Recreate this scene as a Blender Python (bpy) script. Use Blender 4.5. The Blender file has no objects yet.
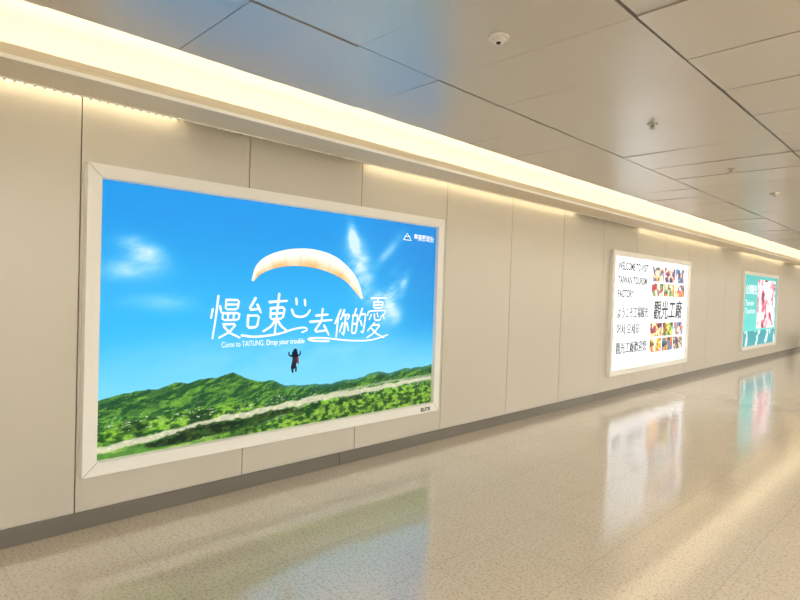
import bpy, bmesh, math, random
import numpy as np
from mathutils import Vector, Matrix
random.seed(4); rng=np.random.RandomState(7)
SC=bpy.context.scene; COL=bpy.context.collection
SC.view_settings.view_transform='Standard'
SC.view_settings.look='None'

# ------------------------------------------------------------------ helpers
def srgb(r,g,b):
    f=lambda c:(c/255/12.92) if c/255<=0.04045 else ((c/255+0.055)/1.055)**2.4
    return (f(r),f(g),f(b),1.0)
def mat(name,col,rough=0.5,metal=0.0,emis=None,es=0.0,spec=0.5,coat=0.0):
    m=bpy.data.materials.new(name); m.use_nodes=True
    b=m.node_tree.nodes['Principled BSDF']
    b.inputs['Base Color'].default_value=col
    b.inputs['Roughness'].default_value=rough
    b.inputs['Metallic'].default_value=metal
    b.inputs['Specular IOR Level'].default_value=spec
    b.inputs['Coat Weight'].default_value=coat
    if emis: 
        b.inputs['Emission Color'].default_value=emis
        b.inputs['Emission Strength'].default_value=es
    return m
def N(m,t,**kw):
    n=m.node_tree.nodes.new(t)
    for k,v in kw.items(): setattr(n,k,v)
    return n
def L(m,a,b): m.node_tree.links.new(a,b)
def obj(name,me,mats=(),parent=None):
    o=bpy.data.objects.new(name,me); COL.objects.link(o)
    for x in mats: me.materials.append(x)
    if parent: o.parent=parent
    return o
def empty(name,loc=(0,0,0)):
    e=bpy.data.objects.new(name,None); COL.objects.link(e); e.location=loc; e.empty_display_size=0.1
    return e
def bm_box(bm,x0,x1,y0,y1,z0,z1,mi=0):
    vs=[bm.verts.new((x,y,z)) for x in (x0,x1) for y in (y0,y1) for z in (z0,z1)]
    for q in ((0,1,3,2),(4,6,7,5),(0,4,5,1),(2,3,7,6),(0,2,6,4),(1,5,7,3)):
        f=bm.faces.new([vs[i] for i in q]); f.material_index=mi
    return vs
def finish(bm,name,mats,parent=None,smooth=False,bevel=0):
    bmesh.ops.recalc_face_normals(bm,faces=bm.faces)
    me=bpy.data.meshes.new(name); bm.to_mesh(me); bm.free()
    if smooth:
        for p in me.polygons: p.use_smooth=True
    o=obj(name,me,mats,parent)
    if bevel:
        md=o.modifiers.new('bevel','BEVEL'); md.width=bevel; md.segments=2; md.limit_method='ANGLE'
    return o

# ------------------------------------------------------------------ camera
D=3.9232; f=560
yaw,pitch,roll=0.7976,-0.0211,0.0321
fw=Vector((-math.sin(yaw)*math.cos(pitch),math.cos(yaw)*math.cos(pitch),math.sin(pitch)))
r=fw.cross(Vector((0,0,1))).normalized(); u=r.cross(fw)
r2=r*math.cos(roll)+u*math.sin(roll); u2=u*math.cos(roll)-r*math.sin(roll)
cd=bpy.data.cameras.new('camera'); cam=bpy.data.objects.new('camera',cd); COL.objects.link(cam)
cd.sensor_width=36; cd.lens=36*f/800; cd.clip_end=200
M=Matrix((r2,u2,-fw)).transposed().to_4x4(); M.translation=Vector((D,0,1.6)); cam.matrix_world=M
SC.camera=cam
w=bpy.data.worlds.new('World'); SC.world=w; w.use_nodes=True
w.node_tree.nodes['Background'].inputs[0].default_value=(1,.95,.88,1); w.node_tree.nodes['Background'].inputs[1].default_value=0.3

Y0,Y1=-5.0,40.0; XR=7.6; ZC=2.80; ZS=2.70

# ------------------------------------------------------------------ materials
m_panel=mat('wall_panel_metal',srgb(205,201,190),0.36,0.28)
n=N(m_panel,'ShaderNodeTexNoise'); tc=N(m_panel,'ShaderNodeTexCoord'); mp=N(m_panel,'ShaderNodeMapping')
mp.inputs['Scale'].default_value=(1,1,60); n.inputs['Scale'].default_value=3; n.inputs['Detail'].default_value=4
L(m_panel,tc.outputs['Object'],mp.inputs[0]); L(m_panel,mp.outputs[0],n.inputs['Vector'])
mr=N(m_panel,'ShaderNodeMapRange'); mr.inputs['To Min'].default_value=0.30; mr.inputs['To Max'].default_value=0.42
L(m_panel,n.outputs[0],mr.inputs[0]); L(m_panel,mr.outputs[0],m_panel.node_tree.nodes['Principled BSDF'].inputs['Roughness'])
m_dark=mat('dark_gap',srgb(70,66,60),0.7)
m_gap=mat('panel_joint',srgb(112,108,98),0.7)
m_base=mat('baseboard_metal',srgb(116,112,105),0.4,0.2)
m_white=mat('frame_white',srgb(248,248,244),0.3)
m_sof=mat('soffit_paint',srgb(222,211,190),0.45)
m_cove=mat('cove_paint',srgb(244,240,228),0.6)
m_led=mat('cove_led',(1,.9,.75,1),0.5,emis=(1.0,0.88,0.69,1),es=8.5)
m_slot=mat('slot_led',(1,.9,.7,1),0.5,emis=(1.0,0.86,0.62,1),es=6)
m_fill=mat('added_fill_glow',(1,1,1,1),0.5,emis=(1.0,0.97,0.92,1),es=35)  # glow of the added fill panels, out of view
m_black=mat('black_plastic',srgb(30,30,32),0.35)
m_chrome=mat('sprinkler_metal',srgb(200,194,184),0.35,0.4)
m_detw=mat('detector_white',srgb(232,228,220),0.4)
m_plain=mat('wall_paint',srgb(228,224,214),0.5)

m_ceil=mat('ceiling_panel_metal',srgb(210,205,197),0.30,0.55)
g=N(m_ceil,'ShaderNodeTexNoise'); g.inputs['Scale'].default_value=2.2; g.inputs['Detail'].default_value=1
tc=N(m_ceil,'ShaderNodeTexCoord'); L(m_ceil,tc.outputs['Object'],g.inputs['Vector'])
bp=N(m_ceil,'ShaderNodeBump'); bp.inputs['Strength'].default_value=0.14; bp.inputs['Distance'].default_value=0.05
L(m_ceil,g.outputs[0],bp.inputs['Height']); L(m_ceil,bp.outputs[0],m_ceil.node_tree.nodes['Principled BSDF'].inputs['Normal'])

# floor: polished terrazzo tile
m_floor=mat('floor_terrazzo',srgb(205,196,178),0.14,spec=.9)
nt=m_floor.node_tree; B=nt.nodes['Principled BSDF']
B.inputs['Coat Weight'].default_value=.6; B.inputs['Coat Roughness'].default_value=.08
tc=N(m_floor,'ShaderNodeTexCoord')
n1=N(m_floor,'ShaderNodeTexNoise'); n1.inputs['Scale'].default_value=60; n1.inputs['Detail'].default_value=4
n2=N(m_floor,'ShaderNodeTexNoise'); n2.inputs['Scale'].default_value=1.3; n2.inputs['Detail'].default_value=4
for q in (n1,n2): L(m_floor,tc.outputs['Object'],q.inputs['Vector'])
cr=N(m_floor,'ShaderNodeValToRGB'); cr.color_ramp.elements[0].position=.36; cr.color_ramp.elements[0].color=srgb(174,160,140)
cr.color_ramp.elements[1].position=.50; cr.color_ramp.elements[1].color=srgb(198,186,167)
L(m_floor,n1.outputs[0],cr.inputs[0])
br=N(m_floor,'ShaderNodeTexBrick'); br.offset=0; br.inputs['Scale'].default_value=1
br.inputs['Brick Width'].default_value=0.6; br.inputs['Row Height'].default_value=0.6; br.inputs['Mortar Size'].default_value=0.002
br.inputs['Color1'].default_value=(1,1,1,1); br.inputs['Color2'].default_value=(.96,.96,.96,1); br.inputs['Mortar'].default_value=(.76,.74,.71,1)
L(m_floor,tc.outputs['Object'],br.inputs['Vector'])
mx=N(m_floor,'ShaderNodeMix',data_type='RGBA',blend_type='MULTIPLY'); mx.inputs[0].default_value=1
L(m_floor,cr.outputs[0],mx.inputs[6]); L(m_floor,br.outputs['Color'],mx.inputs[7]); L(m_floor,mx.outputs[2],B.inputs['Base Color'])
mr=N(m_floor,'ShaderNodeMapRange'); mr.inputs['To Min'].default_value=.09; mr.inputs['To Max'].default_value=.2
L(m_floor,n2.outputs[0],mr.inputs[0]); L(m_floor,mr.outputs[0],B.inputs['Roughness'])
n3=N(m_floor,'ShaderNodeTexNoise'); n3.inputs['Scale'].default_value=5; n3.inputs['Detail'].default_value=2
L(m_floor,tc.outputs['Object'],n3.inputs['Vector'])
bp=N(m_floor,'ShaderNodeBump'); bp.inputs['Strength'].default_value=.13; bp.inputs['Distance'].default_value=.02
L(m_floor,n3.outputs[0],bp.inputs['Height']); L(m_floor,bp.outputs[0],B.inputs['Normal']); L(m_floor,bp.outputs[0],B.inputs['Coat Normal'])

# ------------------------------------------------------------------ room
bm=bmesh.new(); bm_box(bm,-0.1,XR+.1,Y0,Y1,-0.1,0); finish(bm,'floor',[m_floor])
# left wall: backing + separate metal panels
bm=bmesh.new(); bm_box(bm,-0.12,-0.022,Y0,Y1,0,3.1,1)
seams=[-3.6,-2.45,-1.3,-0.15,1.01,2.17,3.30,4.48,5.68,6.9]
while seams[-1]<Y1-2: seams.append(seams[-1]+1.19)
seams=[Y0]+seams+[Y1]
for a,b in zip(seams[:-1],seams[1:]):
    bm_box(bm,-0.02,0,a+.0035,b-.0035,0.0,ZS+.03,0)
finish(bm,'wall_left',[m_panel,m_gap])
# baseboard
bm=bmesh.new()
bs=[Y0,-1.5,3.12,7.9,12.7,17.5,22.3,27,32,37,Y1]
for a,b in zip(bs[:-1],bs[1:]): bm_box(bm,0.001,0.016,a+.003,b-.003,0,0.112)
finish(bm,'baseboard_left',[m_base],bevel=.002)
bm=bmesh.new(); bm_box(bm,XR,XR+.1,Y0,Y1,0,3.1); finish(bm,'wall_right',[m_plain])
bm=bmesh.new(); bm_box(bm,XR-.016,XR-.001,Y0,Y1,0,.112); finish(bm,'baseboard_right',[m_base])
bm=bmesh.new(); bm_box(bm,-.12,XR+.1,Y0-.1,Y0,0,3.1); finish(bm,'wall_back',[m_plain])
bm=bmesh.new(); bm_box(bm,-.12,XR+.1,Y1,Y1+.1,0,3.1); finish(bm,'wall_far',[m_plain])

# soffit + cove (left, and unseen mirrored right whose lights are added to brighten)
def cove(side):
    s=(lambda x:x) if side=='left' else (lambda x:XR-x)
    def bx(bm,a,b,z0,z1,mi=0,y0=Y0,y1=Y1):
        a,b=sorted((s(a),s(b))); bm_box(bm,a,b,y0,y1,z0,z1,mi)
    bm=bmesh.new()
    bx(bm,.13,.50,ZS,ZS+.03,0)          # soffit plate
    bx(bm,.47,.50,ZS+.03,ZS+.065,0)      # upstand lip
    bx(bm,.495,.505,ZS-.012,ZS+.01,1)    # edge bead
    bx(bm,.125,.135,ZS-.008,ZS+.06,1)    # slot edge
    bx(bm,-.02,.13,ZS+.07,ZS+.09,0)      # slot roof
    finish(bm,'trim_soffit_'+side,[m_sof,m_white],bevel=.002)
    bm=bmesh.new()
    bx(bm,.02,.04,ZS+.09,3.08); bx(bm,.02,.99,3.08,3.10); bx(bm,.97,.99,ZC+.012,3.08)
    finish(bm,'trim_cove_'+side,[m_cove])
    bm=bmesh.new()
    bx(bm,.30,.38,ZS+.035,ZS+.05); finish(bm,'cove_light_'+side,[m_led])
    bm=bmesh.new()
    for a,b in ([(Y0+.2,1.62),(3.35,7.2),(9.3,13.6),(15,19.5),(21,26),(28,34)] if side=='left' else [(Y0+.2,38)]):
        bx(bm,.03,.10,ZS+.05,ZS+.062,0,a,b)
    finish(bm,'slot_light_'+side,[m_slot])
    # louvre grille across the slot
    bm=bmesh.new(); y=-.6
    while y<26 and side=='left':
        bx(bm,.006,.124,ZS+.02,ZS+.035,0,y,y+.010); y+=.05
    if side=='left': finish(bm,'trim_slot_grille',[m_sof])
    else: bm.free()
cove('left'); cove('right')

# ceiling panels
bm=bmesh.new()
rows=[.975,1.73,2.86,3.99,5.12,XR-.975]
bm_box(bm,.975,XR-.975,Y0,Y1,ZC+.03,ZC+.06,1)
for i,(xa,xb) in enumerate(zip(rows[:-1],rows[1:])):
    y=Y0-.4
    while y<Y1:
        ye=min(y+.6,Y1); g=.0018
        gx=.0065
        t=[random.gauss(0,.0018) for _ in range(3)]
        def zz(X,Yv): return ZC+ abs(t[2])+(t[0]*(X*2-1)+t[1]*(Yv*2-1))*1.0
        vs=[bm.verts.new((X,Yv,zz(a,b)+h)) for h in (0,.02) for X,Yv,a,b in ((xa+gx,y+g,0,0),(xb-gx,y+g,1,0),(xb-gx,ye-g,1,1),(xa+gx,ye-g,0,1))]
        for q in ((3,2,1,0),(4,5,6,7),(0,1,5,4),(1,2,6,5),(2,3,7,6),(3,0,4,7)):
            bm.faces.new([vs[k] for k in q])
        y=ye
o=finish(bm,'ceiling',[m_ceil,m_dark])
# added fill: unseen row of glowing ceiling panels that brightens the corridor
lp=empty('added_fill_row')
bm=bmesh.new(); bm2=bmesh.new(); y=-4
LX0,LX1=5.35,5.95
while y<38:
    bm_box(bm,LX0,LX1,y,y+1.2,ZC-.012,ZC-.006); 
    for a in ((LX0-.03,LX0,y-.03,y+1.23),(LX1,LX1+.03,y-.03,y+1.23),(LX0,LX1,y-.03,y),(LX0,LX1,y+1.2,y+1.23)):
        bm_box(bm2,a[0],a[1],a[2],a[3],ZC-.02,ZC)
    y+=2.4
finish(bm,'fill_diffuser',[m_fill],lp); finish(bm2,'fill_bezel',[m_white],lp)

# sprinklers / detectors
def disc(bm,cx,cy,z0,z1,r0,r1,seg=24,mi=0):
    a=[bm.verts.new((cx+r0*math.cos(t*2*math.pi/seg),cy+r0*math.sin(t*2*math.pi/seg),z0)) for t in range(seg)]
    b=[bm.verts.new((cx+r1*math.cos(t*2*math.pi/seg),cy+r1*math.sin(t*2*math.pi/seg),z1)) for t in range(seg)]
    for t in range(seg):
        k=(t+1)%seg; fc=bm.faces.new((a[t],a[k],b[k],b[t])); fc.material_index=mi; fc.smooth=True
    fa=bm.faces.new(a); fb=bm.faces.new(b[::-1]); fa.material_index=fb.material_index=mi
def detector(x,y):
    bm=bmesh.new()
    disc(bm,0,0,.003,-.010,.05,.048); disc(bm,0,0,-.010,-.026,.034,.028); disc(bm,0,0,-.026,-.032,.012,.010,mi=1)
    finish(bm,'smoke_detector',[m_detw,m_black]).location=(x,y,ZC)
def sprinkler(x,y):
    bm=bmesh.new()
    disc(bm,0,0,.003,-.008,.036,.032); disc(bm,0,0,-.008,-.028,.008,.006)
    disc(bm,0,0,-.034,-.037,.018,.020)
    for k in range(2):
        c=math.cos(k*math.pi)
        bm_box(bm,c*.013-.002,c*.013+.002,-.002,+.002,-.036,-.006)
    for k in range(4):
        a=k*math.pi/2+.4
        vs=[bm.verts.new((p*math.cos(a)-q*math.sin(a),p*math.sin(a)+q*math.cos(a),-.036)) for p,q in ((.015,-.006),(.045,-.004),(.045,.004),(.015,.006))]
        bm.faces.new(vs)
    finish(bm,'ceiling_sprinkler',[m_chrome]).location=(x,y,ZC)
detector(2.31,2.17); sprinkler(2.31,3.98)
for yy in (7.4,14.2,21): detector(2.31,yy)
for yy in (5.8,9.3,12.5,16,19.5): sprinkler(2.31,yy)

# ------------------------------------------------------------------ print helpers (flat artwork on the lightbox faces)
def catmull(p,k=8):
    if len(p)<3: return [tuple(a) for a in p]
    P=[np.array(a,float) for a in p]; P=[2*P[0]-P[1]]+P+[2*P[-1]-P[-2]]
    out=[]
    for i in range(1,len(P)-2):
        for j in range(k):
            t=j/k; out.append(.5*((2*P[i])+(P[i+1]-P[i-1])*t+(2*P[i-1]-5*P[i]+4*P[i+1]-P[i+2])*t*t+(3*P[i]-P[i-1]-3*P[i+1]+P[i+2])*t**3))
    out.append(P[-2]); return [tuple(a) for a in out]
def ribbon(bm,pts,wd,x,taper=.35,smooth=True):
    """flat brush stroke in the wall plane; pts=(y,z)"""
    if smooth=='soft':
        q=[pts[0]]
        for a,b,c in zip(pts[:-2],pts[1:-1],pts[2:]):
            q+= [tuple(np.array(b)*.85+np.array(a)*.15),tuple(np.array(b)*.85+np.array(c)*.15)]
        pts=q+[pts[-1]]
    elif smooth: pts=catmull(pts)
    P=[np.array(p,float) for p in pts]; n=len(P); Ls=[];Rs=[]
    for i in range(n):
        t=P[min(i+1,n-1)]-P[max(i-1,0)]; t=t/(np.linalg.norm(t)+1e-9); nn=np.array([-t[1],t[0]])
        s=i/(n-1); ww=wd*.5*(1-taper*s)
        Ls.append(bm.verts.new((x,*(P[i]+nn*ww)))); Rs.append(bm.verts.new((x,*(P[i]-nn*ww))))
    for i in range(n-1): bm.faces.new((Ls[i],Rs[i],Rs[i+1],Ls[i+1]))
    for c,ww in ((P[0],wd*.5),(P[-1],wd*.5*(1-taper))):
        bm.faces.new([bm.verts.new((x,c[0]+ww*math.cos(a*math.pi/5),c[1]+ww*math.sin(a*math.pi/5))) for a in range(10)])
def emat(name,c,s=1.0):
    return mat(name,(0.02,0.02,0.02,1),0.4,emis=c,es=s,spec=.15)
def text(body,y,z,size,mt,parent,x,wid=None,name='lettering',bold=0.0,align='LEFT',shear=0,copies=0):
    for q in range(copies+1):
        c=bpy.data.curves.new(name,'FONT'); c.body=body; c.size=size; c.offset=bold; c.align_x=align; c.materials.append(mt); c.shear=shear
        o=bpy.data.objects.new(name,c); COL.objects.link(o)
        o.rotation_euler=(math.pi/2,0,math.pi/2)
        o.location=(x+q*.0003,y+[0,.009,.0045,.014][q],z+[0,0,.008,.006][q])
        if wid:
            bpy.context.view_layer.update(); 
            if o.dimensions.x>0: o.scale=(wid/o.dimensions.x,1,1)
        o.parent=parent
    return o
def vnoise(sc,seed,ys,zs):
    R=np.random.RandomState(seed).rand(64,64)
    a=ys*sc; b=zs*sc; ia=np.floor(a).astype(int); ib=np.floor(b).astype(int); fa=a-ia; fb=b-ib
    fa=fa*fa*(3-2*fa); fb=fb*fb*(3-2*fb); g=lambda i,j:R[i%64,j%64]
    return (g(ia,ib)*(1-fa)+g(ia+1,ib)*fa)*(1-fb)+(g(ia,ib+1)*(1-fa)+g(ia+1,ib+1)*fa)*fb
def fbm(ys,zs,sc,seed,o=5):
    v=0;a=.5;t=0
    for k in range(o): v=v+a*vnoise(sc*2**k,seed+k,ys,zs); t+=a; a*=.55
    return v/t
def lin(c):
    c=np.clip(c,0,1); return np.where(c<=.04045,c/12.92,((c+.055)/1.055)**2.4)
def painted_screen(name,y0,y1,z0,z1,ny,nz,func,parent,strength,x):
    """lightbox face: grid mesh whose printed artwork is a colour attribute, back-lit"""
    ys=np.linspace(y0,y1,ny); zs=np.linspace(z0,z1,nz); YY,ZZ=np.meshgrid(ys,zs)
    co=np.stack([np.full(YY.size,x),YY.ravel(),ZZ.ravel()],1)
    me=bpy.data.meshes.new(name); nf=(ny-1)*(nz-1)
    i,j=np.meshgrid(np.arange(ny-1),np.arange(nz-1)); a=(j*ny+i).ravel()
    fc=np.stack([a,a+1,a+1+ny,a+ny],1)
    me.vertices.add(len(co)); me.vertices.foreach_set('co',co.ravel())
    me.loops.add(nf*4); me.loops.foreach_set('vertex_index',fc.ravel())
    me.polygons.add(nf); me.polygons.foreach_set('loop_start',np.arange(nf)*4); me.polygons.foreach_set('loop_total',np.full(nf,4))
    me.update(); me.validate()
    rgb=lin(func(YY,ZZ)); ca=me.color_attributes.new('print','FLOAT_COLOR','POINT')
    ca.data.foreach_set('color',np.concatenate([rgb.reshape(-1,3),np.ones((YY.size,1))],1).ravel())
    m=mat(name+'_backlit',(0.01,.01,.01,1),.35,spec=.15); at=N(m,'ShaderNodeVertexColor'); at.layer_name='print'
    b=m.node_tree.nodes['Principled BSDF']; L(m,at.outputs[0],b.inputs['Emission Color']); b.inputs['Emission Strength'].default_value=strength
    m.cycles.emission_sampling='NONE'
    return obj(name,me,[m],parent)
def frame(parent,y0,y1,z0,z1,bw,depth):
    bm=bmesh.new()
    O=[(y0,z0),(y1,z0),(y1,z1),(y0,z1)]
    I=[(y0+bw,z0+bw),(y1-bw,z0+bw),(y1-bw,z1-bw),(y0+bw,z1-bw)]
    for k in range(4):
        k2=(k+1)%4; a,b,c,d=O[k],O[k2],I[k2],I[k]
        fr=lambda p,q,s:(p[0]+(q[0]-p[0])*s,p[1]+(q[1]-p[1])*s)
        base=[a,b,c,d]; fa=fr(a,d,.06);fb=fr(b,c,.06);fc_=fr(c,b,.10);fd=fr(d,a,.10)
        v0=[bm.verts.new((0.0,*p)) for p in base]; v1=[bm.verts.new((depth,*p)) for p in (fa,fb,fc_,fd)]
        bm.faces.new(v1)
        for t in range(4):
            t2=(t+1)%4; bm.faces.new((v0[t],v0[t2],v1[t2],v1[t]))
        A=np.array(fa);Dd=np.array(fd); dr=(Dd-A)/np.linalg.norm(Dd-A); nn=np.array([-dr[1],dr[0]])*.0012
        vs=[bm.verts.new((depth+.0006,*(p))) for p in (A-nn,A+nn,Dd+nn,Dd-nn)]
        fcx=bm.faces.new(vs); fcx.material_index=1
    bm_box(bm,0.0,.012,y0+bw*.5,y1-bw*.5,z0+bw*.5,z1-bw*.5,0)
    return finish(bm,'frame',[m_white,m_gap],parent)

# ------------------------------------------------------------------ billboard 1 (paraglider)
bb=empty('advertising_lightbox')
FY0,FY1,FZ0,FZ1=1.03,4.40,.33,2.33
frame(bb,FY0,FY1,FZ0,FZ1,.10,.05)
HY=[1.1,1.39,1.50,1.63,1.72,1.81,1.93,2.07,2.16,2.26,2.38,2.49,2.69,2.82,3.0,3.15,3.35,3.55,3.70,3.86,4.05,4.4]
HZ=[.80,.85,.855,.885,.875,.90,.895,.915,.875,.845,.83,.79,.755,.765,.745,.765,.775,.80,.785,.80,.81,.825]
def mixc(a,b,t): return a*(1-t[...,None])+b*t[...,None]
C=lambda r_,g_,b_:np.array([r_,g_,b_])/255.
def sstep(a,b,x): t=np.clip((x-a)/(b-a),0,1); return t*t*(3-2*t)
def art1(Y,Z):
    v=(Z-.75)/(2.235-.75); uu=(Y-1.13)/3.2
    sky=mixc(C(120,214,246),C(50,184,244),sstep(0,.40,v)); sky=mixc(sky,C(16,150,230),sstep(.3,.95,v))
    sky=mixc(sky,C(8,126,208),sstep(.6,1,uu)*sstep(.0,.5,v)*.5)
    n=fbm(Y*.9+Z*.5,Z*2.2-Y*.6,2.4,11,6)
    def blob(cy,cz,ry,rz,ang=0):
        c,s=math.cos(ang),math.sin(ang); a=(Y-cy)*c+(Z-cz)*s; b=-(Y-cy)*s+(Z-cz)*c
        return np.exp(-(a/ry)**2-(b/rz)**2)
    cl=blob(1.38,1.80,.13,.07,-.3)*1.1+blob(1.30,1.66,.2,.07)*.6+blob(1.62,1.45,.4,.06)*.3
    cl+=blob(3.30,1.78,.12,.22,.4)*1.0+blob(3.68,1.52,.08,.20,-.3)*1.4+blob(3.48,1.50,.18,.08)*1.1+blob(3.2,2.04,.05,.14,.3)*.9+blob(3.6,1.9,.25,.05,.8)*.5
    cl+=blob(3.75,1.35,.10,.10,.5)*.8+blob(3.85,1.62,.05,.12,-.4)*.9
    cl+=blob(2.6,1.05,1.2,.14)*.2
    t=np.clip(cl*(n*3.2-.78),0,1)
    sky=mixc(sky,C(228,246,252),t*.9)
    h=np.interp(Y,HY,HZ)+(fbm(Y,Y*0+3.1,9,31,4)-.5)*.035
    n1=fbm(Y,Z*2.2,6,41,5); n2=fbm(Y,Z*1.6,26,51,5); n4=fbm(Y,Z*1.8,60,55,3); dpt=h-Z
    F_=lambda a,b:fbm(a*1.2-b*1.2,b*2.2+a*.4,4.2,61,6)
    rid=F_(Y,Z); rx=F_(Y-.010,Z+.008)
    shade=np.clip((rid-rx)*17+.5,0,1)
    far=mixc(C(20,70,42),C(118,170,58),shade); far=mixc(far,C(50,112,48),n2*.65); far=mixc(far,C(18,64,42),sstep(.5,.66,n1)*.5); far=far*(.80+.42*n4[...,None])
    far=mixc(far,C(62,130,126),(1-sstep(0,.05,dpt))*.6*sstep(2.3,2.6,Y)+(1-sstep(0,.02,dpt))*.2)
    near=mixc(C(26,78,28),C(134,186,58),sstep(.32,.66,n2)); near=mixc(near,C(14,48,24),sstep(.46,.66,n1)*.7); near=near*(.80+.42*n4[...,None])
    nb=.66+.02*np.sin(Y*4)+(fbm(Y,Y*0,5,71,3)-.5)*.06
    g=mixc(far,near,sstep(-.03,.03,nb-Z)*1.0)
    fl=sstep(0,.03,(.53-(Y-1.1)*.02)-Z)*sstep(2.1,1.8,Y)
    fld=mixc(C(168,198,98),C(90,148,60),sstep(.4,.6,fbm(Y*.6,Z*5,8,81,3))); g=mixc(g,fld*(.9+.2*n4[...,None]),fl*.85)
    rz=np.interp(Y,[1.1,1.5,1.9,2.3,2.7,3.2,3.8,4.4],[.49,.52,.565,.595,.62,.64,.66,.68])
    rw=np.interp(Y,[1.1,2.,3.,4.4],[.012,.016,.018,.010])
    rr=1-sstep(rw,rw+.016,np.abs(Z-rz+(fbm(Y,Y*0,9,91,3)-.5)*.03)); g=mixc(g,C(226,220,194)*(.85+.25*n4[...,None]),rr*.9)
    rz2=np.interp(Y,[1.1,2.2,3.0,3.7,4.4],[.2,.45,.66,.70,.715]); rr2=1-sstep(.006,.016,np.abs(Z-rz2)); g=mixc(g,C(200,205,170),rr2*.55*sstep(2.2,2.6,Y))
    sp=(fbm(Y*1.0,Z*3,46,101,2)>.78)&(Z<.70)&(Z>.58); g=np.where(sp[...,None],C(196,206,180),g)
    tr=np.exp(-((Y-1.95)/.34)**2-((Z-.515)/.05)**2)+np.exp(-((Y-1.60)/.22)**2-((Z-.47)/.03)**2)+.8*np.exp(-((Y-2.5)/.25)**2-((Z-.56)/.03)**2)
    g=mixc(g,mixc(C(12,38,20),C(56,90,34),sstep(.42,.70,n2)),sstep(.35,.65,tr+(n2-.5)*.9))
    fr_=sstep(.03,.0,Z-(.44+.11*sstep(2.3,3.2,Y)+(n2-.5)*.1)); g=mixc(g,mixc(C(30,76,26),C(146,186,66),sstep(.35,.66,n2))*(.80+.4*n4[...,None]),fr_*.8*sstep(2.,2.5,Y))
    m=sstep(-.003,.003,h-Z)
    return mixc(sky,g,m)
painted_screen('poster_face',1.125,4.305,.425,2.235,900,520,art1,bb,1.12,.016)
m_wt=emat('print_white',(1,1,1,1),1.15)
X=.0185
G={
'man':[[(.15,1.05),(.15,.5),(.12,-.05)],[(.02,.7),(.0,.48)],[(.24,.78),(.31,.62)],[(.42,.95),(.85,.95),(.83,.70),(.43,.70),(.42,.95)],[(.43,.83),(.84,.83)],[(.36,.6),(.92,.6),(.9,.42),(.37,.42),(.36,.6)],[(.54,.6),(.54,.42)],[(.73,.6),(.73,.42)],[(.42,.31),(.85,.31),(.65,.1),(.33,-.04)],[(.45,.25),(.65,.08),(1.02,-.06)]],
'tai':[[(.5,1.05),(.22,.64),(.78,.68)],[(.64,.82),(.86,.56)],[(.22,.45),(.26,.03),(.75,.05),(.80,.45),(.22,.45)]],
'dong':[[(.12,.86),(.88,.90)],[(.2,.68),(.82,.71),(.78,.38),(.24,.36),(.2,.68)],[(.24,.52),(.79,.54)],[(.5,1.1),(.5,-.05)],[(.48,.36),(.3,.15),(.0,.02)],[(.52,.36),(.75,.15),(1.05,.0)]],
'qu':[[(.25,.82),(.8,.86)],[(.52,1.1),(.52,.58)],[(.0,.56),(1.02,.62)],[(.5,.56),(.22,.12),(.82,.18)],[(.68,.38),(.95,-.02)]],
'ni':[[(.32,1.02),(.02,.5)],[(.2,.74),(.2,-.02)],[(.58,1.02),(.4,.66)],[(.5,.82),(1.0,.84),(.9,.66)],[(.72,.8),(.72,.03),(.58,.12)],[(.54,.5),(.4,.18)],[(.86,.5),(1.02,.2)]],
'de':[[(.24,1.04),(.14,.82)],[(.06,.78),(.42,.8),(.4,.1),(.08,.08),(.06,.78)],[(.08,.45),(.4,.46)],[(.68,1.04),(.5,.58)],[(.6,.82),(1.0,.84),(.94,.08),(.78,.14)],[(.66,.56),(.78,.38)]],
'you':[[(.12,1.04),(.92,1.06)],[(.52,1.04),(.44,.95)],[(.28,.93),(.78,.94),(.76,.76),(.28,.76),(.28,.93)],[(.28,.845),(.76,.85)],[(.0,.56),(.05,.67),(.98,.69),(.92,.57)],[(.20,.56),(.12,.42)],[(.36,.58),(.42,.40),(.72,.40),(.76,.52)],[(.52,.60),(.58,.50)],[(.84,.56),(.93,.44)],[(.42,.32),(.10,.10)],[(.35,.26),(.76,.27),(.45,.03),(.10,-.1)],[(.30,.16),(.6,.0),(1.02,-.12)]]}
bm=bmesh.new()
for k,(a,b,c,d) in {'man':(1.88,2.125,1.20,1.485),'tai':(2.145,2.31,1.25,1.475),'dong':(2.33,2.54,1.22,1.495),'qu':(2.76,2.98,1.18,1.38),'ni':(3.02,3.18,1.16,1.385),'de':(3.21,3.37,1.16,1.39),'you':(3.395,3.625,1.165,1.485)}.items():
    for s in G[k]:
        ribbon(bm,[(a+(b-a)*p+ (d-c)*.10*(q-.5),c+(d-c)*q) for p,q in s],.018 if k in('you','man') else .0215,X,.25,'soft')
        X+=.00001
ribbon(bm,[(2.615,1.485),(2.62,1.44)],.022,X,.2,False); ribbon(bm,[(2.70,1.475),(2.705,1.43)],.022,X,.2,False)
ribbon(bm,[(2.575,1.395),(2.60,1.35),(2.66,1.335),(2.72,1.35),(2.755,1.39)],.021,X,.2)
ribbon(bm,[(2.13,1.20),(2.25,1.185),(2.45,1.20),(2.60,1.235),(2.70,1.245),(2.73,1.225),(2.68,1.205)],.018,X,.3)
ribbon(bm,[(2.96,1.12),(2.80,1.13),(2.75,1.150),(2.9,1.15),(3.2,1.115),(3.45,1.11),(3.66,1.15)],.018,X,.3)
finish(bm,'handwritten_slogan',[m_wt],bb)
text('Come to TAITUNG, ',1.965,1.115,.060,m_wt,bb,X,.36,'caption'); text('Drop your trouble',2.345,1.115,.060,m_wt,bb,X,.36,'caption',.0008)
text('臺東縣政府',3.975,2.085,.068,m_wt,bb,X,.29,'government_name',.001)
bm=bmesh.new()
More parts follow.
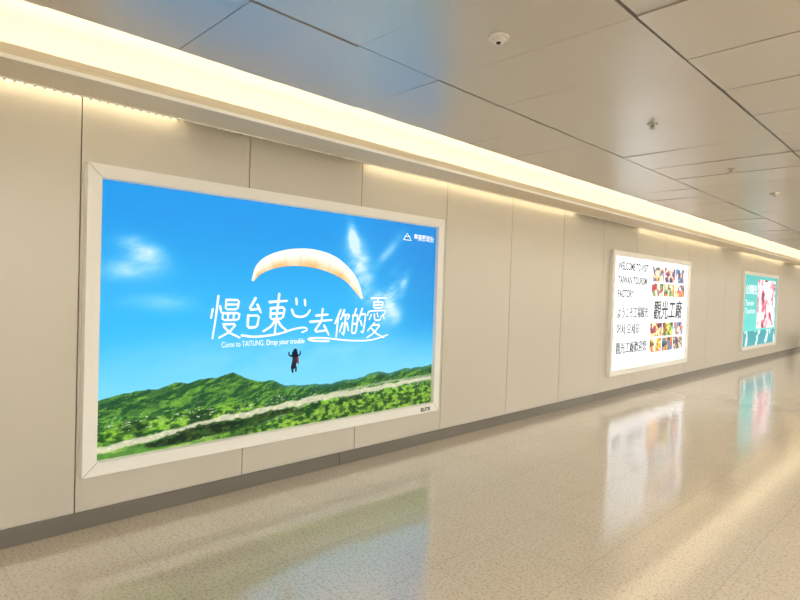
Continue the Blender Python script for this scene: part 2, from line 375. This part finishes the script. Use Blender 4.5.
ribbon(bm,[(3.84,2.085),(3.885,2.14),(3.93,2.085)],.010,X,.2,False); ribbon(bm,[(3.85,2.11),(3.92,2.11)],.007,X,0,False); ribbon(bm,[(3.83,2.075),(3.94,2.075)],.007,X,0,False)
finish(bm,'logo',[m_wt],bb)
text('ELITE',4.12,.355,.05,m_black,bb,.0515,.14,'maker_plate',.002)
# canopy
outer=catmull([(2.20,1.625),(2.235,1.735),(2.33,1.82),(2.52,1.885),(2.76,1.905),(3.0,1.86),(3.19,1.745),(3.29,1.62),(3.335,1.495)],10)
inner=catmull([(2.215,1.615),(2.28,1.675),(2.40,1.725),(2.55,1.752),(2.75,1.752),(2.95,1.715),(3.12,1.65),(3.23,1.565),(3.315,1.490)],10)
me=bpy.data.meshes.new('paraglider_canopy'); V=[];F=[];Cc=[];nn_=len(outer);K=6
for i in range(nn_):
    for k in range(K+1):
        t=k/K; p=np.array(outer[i])*(1-t)+np.array(inner[i])*t; V.append((X+.0002,p[0],p[1]))
        s=i/(nn_-1); top=C(255,252,240); und=C(246,178,96) if s<.8 else C(250,205,140)
        e=sstep(.35,1.0,np.array(t))*(.55+.45*math.sin(s*math.pi*5)**2); col=top*(1-e)+und*e
        if i%7==0: col=col*.93
        Cc.append(list(lin(col))+[1])
for i in range(nn_-1):
    for k in range(K): a=i*(K+1)+k; F.append((a,a+1,a+K+2,a+K+1))
me.from_pydata(V,[],F); ca=me.color_attributes.new('print','FLOAT_COLOR','POINT'); ca.data.foreach_set('color',np.array(Cc).ravel())
mc=mat('canopy_print',(.02,.02,.02,1),.4); at=N(mc,'ShaderNodeVertexColor'); at.layer_name='print'
b_=mc.node_tree.nodes['Principled BSDF']; L(mc,at.outputs[0],b_.inputs['Emission Color']); b_.inputs['Emission Strength'].default_value=1.1
obj('paraglider_canopy',me,[mc],bb)
# pilot
mdk=emat('print_dark',srgb(28,34,52),1); mred=emat('print_red',srgb(150,50,60),1)
bm=bmesh.new()
ribbon(bm,[(2.615,1.03),(2.62,.99),(2.61,.95),(2.60,.92)],.06,X,.3); ribbon(bm,[(2.61,.93),(2.595,.905),(2.60,.88)],.024,X,.3); ribbon(bm,[(2.62,.93),(2.63,.91),(2.63,.885)],.022,X,.3)
ribbon(bm,[(2.60,1.01),(2.565,1.02),(2.555,1.045)],.016,X,.3); ribbon(bm,[(2.63,1.01),(2.665,1.02),(2.67,1.045)],.016,X,.3)
bm.faces.new([bm.verts.new((X,2.618+.022*math.cos(a*.5236),1.052+.022*math.sin(a*.5236))) for a in range(12)])
finish(bm,'paraglider_pilot',[mdk],bb)
bm=bmesh.new(); ribbon(bm,[(2.645,.995),(2.65,.95)],.02,X+.0002,.2); finish(bm,'pilot_harness',[mred],bb)

# ------------------------------------------------------------------ billboard 2 (tourism factory)
b2=empty('advertising_lightbox')
frame(b2,8.315,11.68,.335,2.30,.09,.05)
def tiles(Y,Z,base,rects,seed):
    out=np.zeros(Y.shape+(3,))+base
    for i,(a,b,c,d,c1,c2,c3) in enumerate(rects):
        m=(Y>a)&(Y<b)&(Z>c)&(Z<d)
        n=fbm(Y*1.0,Z*1.6,5,seed+i*7,4); n2=fbm(Y,Z,9,seed+3+i*5,3); n3_=fbm(Y,Z,12,seed+9+i*3,2)
        col=mixc(np.array(c1),np.array(c2),sstep(.42,.54,n)); col=mixc(col,np.array(c3),sstep(.52,.60,n2)*.95); col=mixc(col,C(40,36,48),sstep(.60,.68,n3_)*.7)
        out=np.where(m[...,None],col,out)
    return out
def art2(Y,Z):
    base=C(246,248,248)
    R=[(9.90,10.42,1.86,2.12,C(110,90,140),C(225,190,120),C(240,230,220)),(10.45,10.95,1.86,2.12,C(190,60,70),C(240,200,190),C(80,80,120)),(10.98,11.46,1.86,2.12,C(60,120,170),C(230,160,160),C(250,240,230)),
       (9.90,10.42,1.60,1.83,C(180,50,60),C(245,225,210),C(120,140,80)),(10.98,11.46,1.60,1.83,C(230,90,80),C(250,215,120),C(250,240,230)),(10.45,10.95,1.60,1.83,C(230,150,60),C(140,170,110),C(250,230,200)),
       (9.90,10.42,.62,.86,C(235,180,50),C(240,110,60),C(250,240,210)),(10.45,10.95,.62,.86,C(200,50,80),C(245,160,60),C(70,120,150)),(10.98,11.46,.62,.86,C(90,130,70),C(235,190,180),C(90,90,110)),
       (9.90,10.42,.89,1.13,C(240,130,110),C(255,225,160),C(150,60,80)),(10.45,10.95,.89,1.13,C(120,170,90),C(240,225,100),C(150,90,60)),(10.98,11.46,.89,1.13,C(90,150,190),C(240,120,110),C(250,230,200))]
    return tiles(Y,Z,base,R,200)
painted_screen('poster_face',8.40,11.595,.42,2.215,420,240,art2,b2,1.45,.016)
m_tx=emat('print_ink',srgb(34,36,44),1)
for s,z,sz,wd in (('WELCOME TO VISIT',2.01,.17,1.15),('TAIWAN TOURISM',1.79,.17,1.10),('FACTORY.',1.57,.17,.62)):
    text(s,8.57,z,sz,m_tx,b2,.019,wd,'welcome_text',.003)
for s,z,sz,wd in (('ようこそ工場観光',1.25,.20,1.18),('어서 오세요',.98,.20,.85),('觀光工廠歡迎您',.68,.20,1.18)):
    text(s,8.57,z,sz,m_tx,b2,.019,wd,'welcome_text',copies=1)
text('觀光工廠',9.98,1.22,.36,m_tx,b2,.0195,1.36,'calligraphy',shear=.15,copies=3)

# ------------------------------------------------------------------ billboard 3 (teal)
b3=empty('advertising_lightbox')
frame(b3,15.34,18.70,.345,2.29,.09,.05)
def art3(Y,Z):
    out=mixc(C(92,205,196),C(60,180,176),sstep(.5,2.2,Z)*1.0)
    n=fbm(Y,Z*1.3,4,301,4); n2=fbm(Y,Z*.7,5,305,3)
    m=(Y>16.7)&(Y<18.5)&(Z>.85)&(Z<2.12)
    ph=mixc(C(244,206,214),C(214,100,126),sstep(.46,.56,n)); ph=mixc(ph,C(252,240,238),sstep(.50,.58,n2)); ph=mixc(ph,C(120,50,70),sstep(.66,.72,n))
    out=np.where(m[...,None],ph,out)
    m2=(Z<.80); out=np.where(m2[...,None],mixc(C(40,150,160),C(225,245,240),sstep(.55,.62,n2)),out)
    return out
painted_screen('poster_face',15.425,18.615,.43,2.205,300,180,art3,b3,1.3,.016)
text('台灣觀光',15.6,1.75,.26,m_wt,b3,.019,1.0,'headline',copies=1); text('Taiwan\nTourism',15.6,1.45,.2,m_wt,b3,.019,.9,'headline')

# ------------------------------------------------------------------ litter bin far along the wall
bm=bmesh.new(); disc(bm,0,0,0,.55,.15,.18,28); disc(bm,0,0,.55,.60,.19,.185,28); disc(bm,0,0,.60,.64,.17,.10,28)
finish(bm,'litter_bin',[m_black]).location=(.30,21.6,0)
